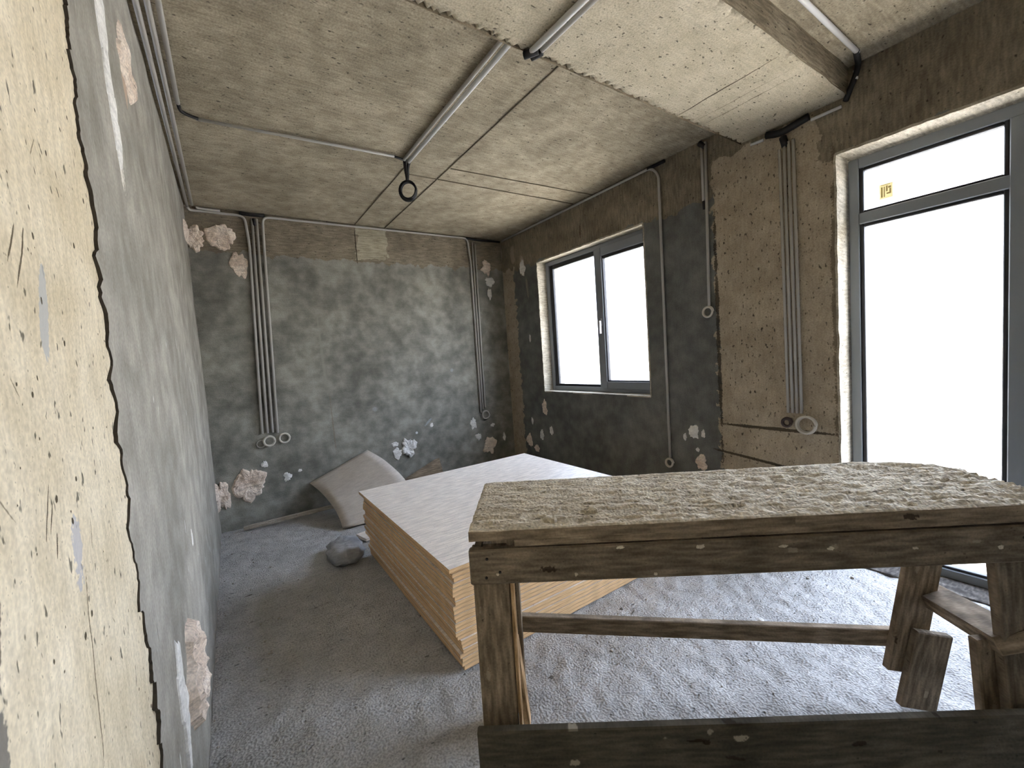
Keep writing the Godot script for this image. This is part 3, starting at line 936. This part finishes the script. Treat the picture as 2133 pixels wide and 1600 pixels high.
# ------------------------------------------------------------------ trestle bench
func build_bench() -> void:
	# local x along the bench, y up, z from the far side towards the camera (near edge z = 0, far edge z = -0.457)
	var u := Vector3(0.80435, 0, 0.59415)
	var b := thing("trestle_bench", "rough wooden trestle bench with a mortar-crusted top in the foreground", "bench", Transform3D(Basis(u, Vector3.UP, u.cross(Vector3.UP)), Vector3(0.72, 0, 3.523)))
	var wd := 0.457
	# top board: outline with the worn far corner, crusted upper face
	var poly := PackedVector2Array([Vector2(-0.008, 0.0), Vector2(1.63, 0.0), Vector2(1.62, -0.34), Vector2(1.585, -0.405), Vector2(1.50, -0.44), Vector2(1.36, -wd), Vector2(-0.004, -wd)])
	var fn := FastNoiseLite.new()
	fn.seed = 17
	fn.frequency = 9.0
	fn.fractal_octaves = 5
	var st := new_st(true)
	var nx := 230
	var nz := 80
	var yt := 0.925
	var top := []
	for i in nx + 1:
		var row := []
		for j in nz + 1:
			var f := float(j) / nz
			var x := lerpf(-0.008, 1.625, float(i) / nx)
			var far := wd
			if x > 1.36:
				far = wd - 0.017 * pow((x - 1.36) / 0.14, 1.0) if x < 1.5 else wd - 0.017 - 0.10 * pow((x - 1.5) / 0.125, 2.2)
			var z := -far * f
			var wob := 0.0022 * fn.get_noise_2d(x * 3.0, 5.0)
			if j == 0 or j == nz:
				z += wob * (1 if j == 0 else -1)
			var fade := clampf(minf(j, nz - j) / 4.0, 0.15, 1.0)
			var flake := 1.0 - absf(fn.get_noise_2d(x * 0.55 + z * 0.9, z * 2.4 - x * 0.25)) * 2.2
			var y := yt + fade * (0.007 * fn.get_noise_2d(x * 0.8, z * 2.2) + 0.012 * (0.3 + 0.7 * x / 1.6) * maxf(-0.6, flake - 0.4) + 0.003 * fn.get_noise_2d(x * 3.0 + 7.0, z * 6.0))
			if j == 0 or j == nz or i == 0:
				y -= 0.004
			row.append(Vector3(x, y, z))
		top.append(row)
	for i in nx:
		for j in nz:
			face(st, [top[i][j], top[i + 1][j], top[i + 1][j + 1], top[i][j + 1]], Vector3.UP)
	st.generate_normals()
	var tb := obj("top_board", st, M.crust, b)
	tb.set_meta("label", "worn board caked in dried mortar")
	var sb := new_st()
	for i in nx:
		face(sb, [top[i][0], top[i + 1][0], Vector3(top[i + 1][0].x, yt - 0.032, 0), Vector3(top[i][0].x, yt - 0.032, 0)], Vector3(0, 0, 1))
		face(sb, [top[i][nz], top[i + 1][nz], Vector3(top[i + 1][nz].x, yt - 0.032, top[i + 1][nz].z), Vector3(top[i][nz].x, yt - 0.032, top[i][nz].z)], Vector3(0, 0, -1))
	for j in nz:
		for e in [0, nx]:
			face(sb, [top[e][j], top[e][j + 1], Vector3(top[e][j + 1].x, yt - 0.032, top[e][j + 1].z), Vector3(top[e][j].x, yt - 0.032, top[e][j].z)], Vector3(-1 if e == 0 else 1, 0, 0))
	for i in nx:
		face(sb, [Vector3(top[i][0].x, yt - 0.032, 0), Vector3(top[i + 1][0].x, yt - 0.032, 0), Vector3(top[i + 1][nz].x, yt - 0.032, top[i + 1][nz].z), Vector3(top[i][nz].x, yt - 0.032, top[i][nz].z)], Vector3.DOWN)
	sb.generate_normals()
	obj("board_edge", sb, M.wood, tb)
	# clumps of dried mortar left on the board and apron
	var clumps := [[0.24, 0.927, -0.045, 0.035, 0.02, 0.012], [0.06, 0.926, -0.05, 0.02, 0.015, 0.007], [0.36, 0.927, -0.10, 0.018, 0.014, 0.008]]
	for i in 3:
		var q: Array = clumps[i]
		lump("mortar_clump", Vector3(q[0], q[1], q[2]), Vector3.RIGHT, Vector3.FORWARD, Vector3.UP, q[3], q[4], q[5], M.mortar, b, 500 + i)
	for i in 9:
		var rx := fposmod(0.31 + i * 0.617, 1.0) * 1.5 + 0.05
		lump("mortar_splash", Vector3(rx, 0.775 + 0.085 * fposmod(i * 0.37, 1.0), -0.0015), Vector3.RIGHT, Vector3.UP, Vector3.BACK, 0.006 + 0.004 * (i % 3), 0.005 + 0.002 * (i % 2), 0.003, M.mortar, b, 520 + i)
	# spacer boards under the top
	plank("spacer_board", Vector3(0.12, 0.881, -0.06), Vector3(1.62, 0.881, -0.06), 0.023, 0.11, Vector3.BACK, M.wood, b, 0.002)
	plank("spacer_board", Vector3(0.0, 0.881, -0.40), Vector3(1.45, 0.881, -0.40), 0.023, 0.10, Vector3.BACK, M.wood, b, 0.002)
	# aprons
	plank("apron", Vector3(-0.012, 0.815, -0.014), Vector3(1.63, 0.812, -0.014), 0.104, 0.026, Vector3.BACK, M.wood_dark, b, 0.004)
	plank("apron", Vector3(0.0, 0.815, -0.44), Vector3(1.56, 0.812, -0.44), 0.104, 0.026, Vector3.BACK, M.wood_dark, b, 0.004)
	plank("end_apron", Vector3(0.012, 0.815, -0.03), Vector3(0.012, 0.815, -0.425), 0.10, 0.024, Vector3.RIGHT, M.wood_dark, b, 0.003)
	plank("end_apron", Vector3(1.55, 0.815, -0.03), Vector3(1.55, 0.815, -0.425), 0.10, 0.024, Vector3.RIGHT, M.wood_dark, b, 0.003)
	# legs
	plank("leg", Vector3(0.044, 0.86, -0.043), Vector3(0.040, 0.012, -0.043), 0.105, 0.03, Vector3.BACK, M.wood, b, 0.003)
	plank("leg", Vector3(0.052, 0.86, -0.41), Vector3(0.048, 0.012, -0.41), 0.108, 0.026, Vector3.BACK, M.wood, b, 0.003)
	plank("leg", Vector3(1.50, 0.86, -0.043), Vector3(1.585, 0.012, -0.043), 0.11, 0.03, Vector3.BACK, M.wood_dark, b, 0.003)
	plank("leg", Vector3(1.66, 0.86, -0.41), Vector3(1.525, 0.13, -0.41), 0.125, 0.03, Vector3.BACK, M.wood, b, 0.004)
	# spliced-on lower pieces
	plank("leg_splice", Vector3(1.605, 0.30, -0.375), Vector3(1.545, 0.012, -0.375), 0.13, 0.03, Vector3.BACK, M.wood_dark, b, 0.004)
	plank("leg_splice", Vector3(1.50, 0.50, -0.077), Vector3(1.545, 0.012, -0.077), 0.115, 0.03, Vector3.BACK, M.wood_rust, b, 0.004) if M.has("wood_rust") else plank("leg_splice", Vector3(1.50, 0.50, -0.077), Vector3(1.545, 0.012, -0.077), 0.115, 0.03, Vector3.BACK, M.wood, b, 0.004)
	plank("leg_splice", Vector3(0.075, 0.34, -0.375), Vector3(0.102, 0.012, -0.36), 0.024, 0.06, Vector3.BACK, M.wood_pale, b, 0.003)
	plank("leg_batten", Vector3(0.104, 0.765, -0.05), Vector3(0.101, 0.012, -0.05), 0.010, 0.045, Vector3.BACK, M.wood_pale, b, 0.002)
	# rails
	plank("far_rail", Vector3(0.09, 0.362, -0.436), Vector3(1.52, 0.246, -0.436), 0.066, 0.03, Vector3.BACK, M.wood, b, 0.003)
	plank("side_rail", Vector3(1.655, 0.405, -0.44), Vector3(1.505, 0.515, -0.02), 0.05, 0.09, Vector3(1, 0.3, 0), M.wood, b, 0.003)
	plank("side_rail", Vector3(0.015, 0.40, -0.42), Vector3(0.015, 0.40, -0.06), 0.07, 0.024, Vector3.RIGHT, M.wood, b, 0.003)
	var lb := plank("lower_board", Vector3(-0.022, 0.245, 0.014), Vector3(1.68, 0.252, 0.014), 0.19, 0.028, Vector3.BACK, M.wood_low_shaded, b, 0.004)
	lb.set_meta("label", "wide board nailed low across the front legs, shade painted into its colour")
	# nail heads
	for p in [[0.04, 0.84], [0.075, 0.80], [0.035, 0.785], [1.50, 0.83], [1.52, 0.79]]:
		var nt := new_st(true)
		tube(nt, PackedVector3Array([Vector3(p[0], p[1], -0.002), Vector3(p[0], p[1], 0.0015)]), 0.004, 8)
		nt.generate_normals()
		obj("nail_head", nt, M.cable, b)

# ------------------------------------------------------------------ debris by the back wall
func build_debris() -> void:
	# curled sheet leaning from the wall to the floor
	var lc := Curve3D.new()
	for p in [Vector3(0.749, 0.303, 0.035), Vector3(0.816, 0.235, 0.2), Vector3(0.863, 0.161, 0.42), Vector3(0.884, 0.092, 0.6), Vector3(0.885, 0.018, 0.74)]:
		lc.add_point(p)
	var rc := Curve3D.new()
	for p in [Vector3(1.329, 0.53, 0.035), Vector3(1.433, 0.438, 0.25), Vector3(1.527, 0.295, 0.5), Vector3(1.56, 0.16, 0.68), Vector3(1.575, 0.02, 0.80)]:
		rc.add_point(p)
	var st := new_st(true)
	var n := 24
	var rows := []
	for i in n + 1:
		var f := float(i) / n
		var a := smooth_at(lc, f)
		var c := smooth_at(rc, f)
		var row := []
		for j in 9:
			row.append(a.lerp(c, j / 8.0))
		rows.append(row)
	for side in 2:
		for i in n:
			for j in 8:
				var q := [rows[i][j], rows[i + 1][j], rows[i + 1][j + 1], rows[i][j + 1]]
				var nn: Vector3 = (q[1] - q[0]).cross(q[3] - q[0]).normalized()
				if nn.y < 0.0:
					nn = -nn
				if side == 1:
					for k in 4:
						q[k] -= Vector3(0, 0.75, 0.66) * 0.005
					nn = -nn
				face(st, q, nn)
	var th := Vector3(0, 0.75, 0.66) * 0.005
	for i in n:
		face(st, [rows[i][0], rows[i + 1][0], rows[i + 1][0] - th, rows[i][0] - th], Vector3.LEFT)
		face(st, [rows[i][8], rows[i + 1][8], rows[i + 1][8] - th, rows[i][8] - th], Vector3.RIGHT)
	for j in 8:
		face(st, [rows[0][j], rows[0][j + 1], rows[0][j + 1] - th, rows[0][j] - th], Vector3(0, 0.4, -1))
		face(st, [rows[n][j], rows[n][j + 1], rows[n][j + 1] - th, rows[n][j] - th], Vector3(0, -1, 0.6))
	st.generate_normals()
	var o := obj("curled_hardboard", st, M.sheet_grey)
	tag(o, "bent beige hardboard sheet leaning against the back wall behind the plywood", "board")
	# lath on the floor along the wall
	var l := thing("wooden_lath", "thin pale lath lying on the floor along the back wall", "lath", Transform3D(Basis.IDENTITY, Vector3(0.17, 0, 0.1)))
	plank("lath", Vector3(0.0, 0.03, 0.0), Vector3(0.95, 0.075, 0.12), 0.035, 0.03, Vector3.BACK, M.lath, l, 0.003)
	var d := thing("flat_offcut", "small pale board offcut flat on the floor beside the plywood stack", "board", Transform3D(Basis(Vector3.UP, 0.25), Vector3(1.22, 0.008, 1.0)))
	plank("offcut", Vector3(-0.27, 0.012, 0), Vector3(0.3, 0.012, 0), 0.024, 0.16, Vector3.BACK, M.ply_face, d, 0.002)
	var e := thing("leaning_offcut", "brown board offcut leaning on the back wall behind the plywood", "board", Transform3D(Basis.IDENTITY, Vector3(1.6, 0, 0.12)))
	var so := new_st()
	var xf := Transform3D(Basis(Vector3.RIGHT, -0.25), Vector3(0, 0.004, 0.02))
	var tri := [Vector3(0, 0, 0), Vector3(0.55, 0, 0), Vector3(0.52, 0.30, 0), Vector3(0.46, 0.29, 0), Vector3(0.0, 0.12, 0)]
	var fr := []
	var bk := []
	for p in tri:
		fr.append(xf * (p + Vector3(0, 0, 0.006)))
		bk.append(xf * (p - Vector3(0, 0, 0.006)))
	face(so, fr, Vector3(0, 0, 1))
	face(so, bk, Vector3(0, 0, -1))
	for k in 5:
		var k2 := (k + 1) % 5
		face(so, [fr[k], fr[k2], bk[k2], bk[k]], (fr[k] + fr[k2]) * 0.5 - (fr[0] + fr[2]) * 0.5)
	so.generate_normals()
	obj("offcut", so, M.wood, e)
	# grey sack slumped against the stack
	var fn := FastNoiseLite.new()
	fn.seed = 8
	fn.frequency = 5.0
	fn.fractal_octaves = 4
	var ss := new_st(true)
	var rows2 := []
	for i in 15:
		var la := PI * i / 14.0
		var row := []
		for j in 28:
			var lo := TAU * j / 28.0
			var v := Vector3(sin(la) * cos(lo), cos(la), sin(la) * sin(lo))
			v = Vector3(signf(v.x) * pow(absf(v.x), 0.8), v.y, signf(v.z) * pow(absf(v.z), 0.8))
			var k := 1.0 + 0.22 * fn.get_noise_3dv(v * 0.5) + 0.05 * fn.get_noise_3dv(v * 2.0)
			var p := Vector3(v.x * 0.13, v.y * 0.06, v.z * 0.22) * k
			p.y = maxf(p.y + 0.045, 0.002)
			row.append(p)
		rows2.append(row)
	for i in 14:
		for j in 28:
			var j2 := (j + 1) % 28
			var ce := Vector3(0, 0.06, 0)
			face(ss, [rows2[i][j], rows2[i][j2], rows2[i + 1][j2], rows2[i + 1][j]], (rows2[i][j] + rows2[i + 1][j2]) * 0.5 - ce)
	ss.generate_normals()
	var sk := obj("cement_sack", ss, M.sack)
	sk.position = Vector3(0.79, 0.0, 1.27)
	sk.rotation.y = -0.12
	tag(sk, "dusty grey sack slumped on the floor against the plywood stack", "sack")
	# crumbs of mortar
	var cm := SphereMesh.new()
	cm.radius = 0.5
	cm.height = 0.8
	cm.radial_segments = 6
	cm.rings = 3
	cm.material = plain(c8(168, 162, 150), 1.0)
	var mm := MultiMesh.new()
	mm.transform_format = MultiMesh.TRANSFORM_3D
	mm.mesh = cm
	mm.instance_count = 700
	var r := RandomNumberGenerator.new()
	r.seed = 44
	for k in 700:
		var s := pow(r.randf(), 4.0) * 0.014 + 0.003
		var p := Vector3(r.randf_range(0.03, W - 0.05), 0.002, r.randf_range(0.1, 4.5))
		if k % 3 == 0:
			p.x = pow(r.randf(), 2.0) * 0.25 + 0.01
		if p.x > 0.85 and p.x < 2.5 and p.z > 1.3 and p.z < 2.95:
			p.x = 0.5 * r.randf()
		mm.set_instance_transform(k, Transform3D(Basis(Vector3(r.randf(), r.randf(), r.randf()).normalized(), r.randf() * TAU).scaled(Vector3(s, s * 0.7, s * 1.3)), p))
	var mi := MultiMeshInstance3D.new()
	mi.multimesh = mm
	mi.name = numbered("mortar_crumbs")
	mi.set_meta("kind", "stuff")
	tag(mi, "crumbs of dry mortar scattered over the dusty floor", "rubble")
	add_child(mi)

func smooth_at(c: Curve3D, f: float) -> Vector3:
	var n := c.point_count - 1
	var t := f * n
	var k := mini(int(t), n - 1)
	var p1 := c.get_point_position(k)
	var p2 := c.get_point_position(k + 1)
	var p0 := c.get_point_position(k - 1) if k > 0 else p1 * 2.0 - p2
	var p3 := c.get_point_position(k + 2) if k + 2 <= n else p2 * 2.0 - p1
	return p1.cubic_interpolate(p2, p0, p3, t - k)

# ------------------------------------------------------------------ conduits and cables
func conduit(label: String, pts: Array, m: Material, r := 0.011, group := "", bend := 0.07) -> Node3D:
	var st := new_st(true)
	tube(st, rounded(pts, bend), r, 10)
	st.generate_normals()
	var o := obj("conduit", st, m)
	tag(o, label, "conduit", group)
	return o

func coil(called: String, label: String, c: Vector3, u: Vector3, v: Vector3, n: Vector3, r: float, turns: int, rr: float, m: Material) -> void:
	var pts := PackedVector3Array()
	var cnt := 26 * turns
	for k in cnt + 1:
		var a := TAU * k / 26.0
		var f := float(k) / cnt
		pts.append(c + (u * cos(a) + v * sin(a)) * (r * (1.0 + 0.05 * sin(a * 0.37 + turns))) + n * (rr + (f - 0.0) * rr * 1.7 * (turns - 1)))
	var st := new_st(true)
	tube(st, pts, rr, 8)
	st.generate_normals()
	var o := obj(called, st, m)
	tag(o, label, "cable coil")

func cable(label: String, pts: Array, r := 0.007, m: Material = null) -> void:
	var st := new_st(true)
	tube(st, rounded(pts, 0.05), r, 8)
	st.generate_normals()
	var o := obj("cable", st, m if m else M.cable)
	tag(o, label, "cable")

func build_conduits() -> void:
	var G: StandardMaterial3D = M.conduit
	var cy := H - 0.02
	# ceiling corner bundle over the left wall; two of them turn onto the back wall
	conduit("grey conduit nearest the left wall along the ceiling corner", [Vector3(0.028, cy, 4.9), Vector3(0.028, cy, 0.05)], G)
	conduit("leftmost conduit of the back wall bundle, bending in from the ceiling corner", [Vector3(0.03, H - 0.03, 0.045), Vector3(0.04, H - 0.045, 0.022), Vector3(0.44, H - 0.045, 0.022), Vector3(0.455, 2.6, 0.02), Vector3(0.395, 0.85, 0.02)], G, 0.011, "", 0.06)
	conduit("middle grey conduit of the three along the left ceiling corner", [Vector3(0.064, cy, 4.9), Vector3(0.064, cy, 0.085)], G)
	conduit("short grey conduit over the leftmost back wall bundle, at the ceiling", [Vector3(0.085, cy, 0.03), Vector3(0.11, cy - 0.002, 0.02), Vector3(0.26, cy - 0.004, 0.02)], G)
	conduit("shortest grey conduit of the three along the left ceiling corner", [Vector3(0.10, cy, 4.9), Vector3(0.10, cy, 1.70)], G)
	cable("black cable from the left ceiling corner to the cross conduit", [Vector3(0.10, cy, 1.71), Vector3(0.105, cy, 1.61), Vector3(0.18, cy, 1.575)], 0.009)
	conduit("thin grey conduit crossing the ceiling towards the hanging cable coil", [Vector3(0.17, cy, 1.57), Vector3(1.30, cy, 1.625)], G, 0.009)
	cable("black cable joining the cross conduit to the hanging coil", [Vector3(1.29, cy, 1.625), Vector3(1.39, cy, 1.60)], 0.008)
	# pair running to the beam
	conduit("bright wide conduit of the pair from the hanging coil to the beam", [Vector3(1.415, cy - 0.004, 1.60), Vector3(1.425, cy - 0.004, 3.06)], M.conduit_white, 0.014)
	conduit("dim narrow conduit of the pair from the hanging coil to the beam", [Vector3(1.378, cy, 1.61), Vector3(1.385, cy, 3.06)], G, 0.011)
	conduit("conduit fixed under the pale beam, its far end capped black", [Vector3(1.415, 2.733, 3.08), Vector3(1.445, 2.733, 3.70)], M.conduit_white, 0.013)
	conduit("second dim conduit under the pale beam beside the bright one", [Vector3(1.452, 2.735, 3.08), Vector3(1.482, 2.735, 3.70)], G, 0.010)
	cable("black cable end poking from the conduit under the beam", [Vector3(1.40, 2.732, 3.045), Vector3(1.435, 2.732, 3.10)], 0.017)
	cable("black cable end lying under the beam beside its twin", [Vector3(1.436, 2.732, 3.05), Vector3(1.458, 2.733, 3.10)], 0.015)
	# hanging coil
	var pc := thing("ceiling_cable_drop", "bundle of black cables hanging from the ceiling with a coiled ring", "cable", Transform3D(Basis.IDENTITY, Vector3(1.41, H, 1.56)))
	var vt := Vector3(0.826, 0, 0.559)
	for k in 6:
		var s := new_st(true)
		var off := Vector3(0.012 * cos(k * 1.1), 0, 0.012 * sin(k * 1.1))
		tube(s, rounded([Vector3(0.0, -0.004, 0.03) + off * 2.2, Vector3(0, -0.05, 0) + off * 1.2, Vector3(0.01, -0.10, -0.02) + off * 0.8, Vector3(0.01, -0.135, -0.025) + off * 0.4], 0.03), 0.006, 8)
		s.generate_normals()
		obj("cable", s, M.cable, pc)
	var cs := new_st(true)
	var cp := PackedVector3Array()
	for k in 26 * 4 + 1:
		var a := TAU * k / 26.0
		var ring := 0.062 + 0.006 * sin(k * 0.12)
		cp.append(Vector3(0.012, -0.205, -0.03) + vt * cos(a) * ring * 0.95 + Vector3.UP * sin(a) * ring * 1.08 + Vector3(-0.559, 0, 0.826) * (k / 104.0 * 0.03 - 0.015))
	tube(cs, cp, 0.0075, 8)
	cs.generate_normals()
	obj("coiled_ring", cs, M.cable, pc)
	# back wall bundle on the left
	for k in 2:
		conduit(["second grey conduit from the left in the back wall bundle of four", "third grey conduit from the left in the back wall bundle of four"][k], [Vector3(0.497 + 0.036 * k, 2.84, 0.018), Vector3(0.438 + 0.042 * k, 0.85, 0.018)], G)
	conduit("rightmost conduit of the back wall bundle, running on under the ceiling", [Vector3(0.522, 0.84, 0.018), Vector3(0.572, 2.6, 0.018), Vector3(0.582, H - 0.035, 0.018), Vector3(2.735, H - 0.018, 0.018), Vector3(2.762, 2.6, 0.018), Vector3(2.752, 0.74, 0.018)], G, 0.011, "", 0.06)
	cable("black cables bunched where the left bundle meets the ceiling", [Vector3(0.40, H - 0.025, 0.02), Vector3(0.5, H - 0.03, 0.025), Vector3(0.60, H - 0.02, 0.02)], 0.016)
	cable("black cable dropping into the left back wall bundle", [Vector3(0.507, H - 0.062, 0.025), Vector3(0.515, 2.78, 0.022)], 0.014)
	coil("cable_coil", "ring of pale cable at the foot of the four back wall conduits", Vector3(0.445, 0.775, 0.012), Vector3.RIGHT, Vector3.UP, Vector3(0, 0, 1), 0.045, 2, 0.009, M.cable_white)
	coil("cable_coil", "small grey cable loop left of the ring below the four conduits", Vector3(0.375, 0.755, 0.006), Vector3.RIGHT, Vector3.UP, Vector3(0, 0, 1), 0.032, 1, 0.006, G)
	coil("cable_coil", "white cable loop right of the four back wall conduits", Vector3(0.575, 0.78, 0.006), Vector3.RIGHT, Vector3.UP, Vector3(0, 0, 1), 0.042, 1, 0.009, M.cable_white)
	# back wall bundle on the right
	conduit("second grey conduit in the right-hand bundle on the back wall", [Vector3(2.800, 2.84, 0.018), Vector3(2.782, 0.78, 0.018)], G)
	conduit("third grey conduit in the right-hand bundle on the back wall", [Vector3(2.836, 2.82, 0.018), Vector3(2.815, 0.80, 0.018)], G)
	cable("black cables in the ceiling corner above the right back wall bundle", [Vector3(2.72, H - 0.02, 0.02), Vector3(2.9, H - 0.03, 0.025), Vector3(3.2, H - 0.02, 0.02)], 0.012)
	coil("cable_coil", "grey cable ring below the right back wall bundle", Vector3(2.815, 0.705, 0.008), Vector3.RIGHT, Vector3.UP, Vector3(0, 0, 1), 0.05, 2, 0.007, G)
	# window wall
	var xw := W - 0.018
	conduit("long grey conduit along the ceiling over the window, dropping beside it", [Vector3(xw, H - 0.02, 0.04), Vector3(xw, H - 0.022, 2.33), Vector3(xw, 2.80, 2.40), Vector3(xw, 0.47, 2.392)], G, 0.011, "", 0.05)
	cable("black cable in the corner above the window wall conduit", [Vector3(xw, H - 0.02, 2.30), Vector3(xw, H - 0.02, 2.46)], 0.014)
	coil("cable_coil", "white cable ring low on the window wall at the end of the long conduit", Vector3(W - 0.006, 0.423, 2.384), Vector3(0, 0, 1), Vector3.UP, Vector3.LEFT, 0.034, 2, 0.008, M.cable_white)
	conduit("short grey conduit stub beside the beam on the window wall", [Vector3(xw, 2.87, 2.775), Vector3(xw, 2.46, 2.775)], G)
	cable("black cable end below the short conduit stub", [Vector3(xw, 2.47, 2.776), Vector3(xw, 2.40, 2.778)], 0.010)
	conduit("grey conduit beside the concrete pier ending in a switch ring", [Vector3(xw, 2.87, 2.805), Vector3(xw, 1.69, 2.788)], G)
	cable("black cable bunch above the two conduits beside the pier", [Vector3(xw, H - 0.02, 2.76), Vector3(xw, 2.84, 2.80)], 0.02)
	coil("cable_coil", "white cable ring at mid height between plaster and concrete pier", Vector3(W - 0.006, 1.645, 2.777), Vector3(0, 0, 1), Vector3.UP, Vector3.LEFT, 0.038, 2, 0.008, M.cable_white)
	var names := ["leftmost", "second", "third", "rightmost"]
	for k in 4:
		var z := 3.296 + 0.026 * k
		conduit("%s conduit of the four running down the concrete pier" % names[k], [Vector3(xw - 0.004, 2.60 + (0.03 if k > 0 else 0.0), z), Vector3(xw - 0.004, 0.92, z + 0.012)], G, 0.0085)
	cable("black cable bunch under the beam above the pier conduits", [Vector3(xw, 2.725, 3.22), Vector3(xw, 2.70, 3.30), Vector3(xw, 2.725, 3.46)], 0.022)
	cable("black cable dropping from the beam into the pier conduits", [Vector3(xw, 2.67, 3.315), Vector3(xw, 2.61, 3.33)], 0.022)
	coil("cable_coil", "largest white cable ring, at the foot of the pier conduits", Vector3(W - 0.012, 0.85, 3.415), Vector3(0, 0, 1), Vector3.UP, Vector3.LEFT, 0.052, 3, 0.008, M.cable_white)
	coil("cable_coil", "small dark cable ring beside the largest white ring", Vector3(W - 0.010, 0.855, 3.30), Vector3(0, 0, 1), Vector3.UP, Vector3.LEFT, 0.026, 2, 0.009, plain(c8(70, 58, 56), 0.7))
	# bits of conduit at the beam
	conduit("short white conduit piece where the beam meets the pier, near side", [Vector3(xw, 2.70, 3.47), Vector3(xw, 2.70, 3.62)], M.conduit_white, 0.009)
	conduit("short white conduit piece where the beam meets the wall, far side", [Vector3(xw, 2.71, 3.12), Vector3(xw, 2.705, 3.20)], M.conduit_white, 0.009)
	conduit("white conduit along the near side of the beam at the ceiling", [Vector3(0.3, cy, 3.745), Vector3(3.08, cy, 3.735)], M.conduit_white, 0.012)
	conduit("tiny white conduit stub on the wall above the door corner", [Vector3(xw, 2.86, 3.685), Vector3(xw, 2.81, 3.69)], M.conduit_white, 0.009)
	cable("dark strip added for the shade in the corner between the beam and the door wall", [Vector3(3.06, cy, 3.735), Vector3(3.18, H - 0.03, 3.71), Vector3(xw, 2.84, 3.69), Vector3(xw, 2.72, 3.64)], 0.014)  # no real cable: dark tube added to stand for the corner shadow
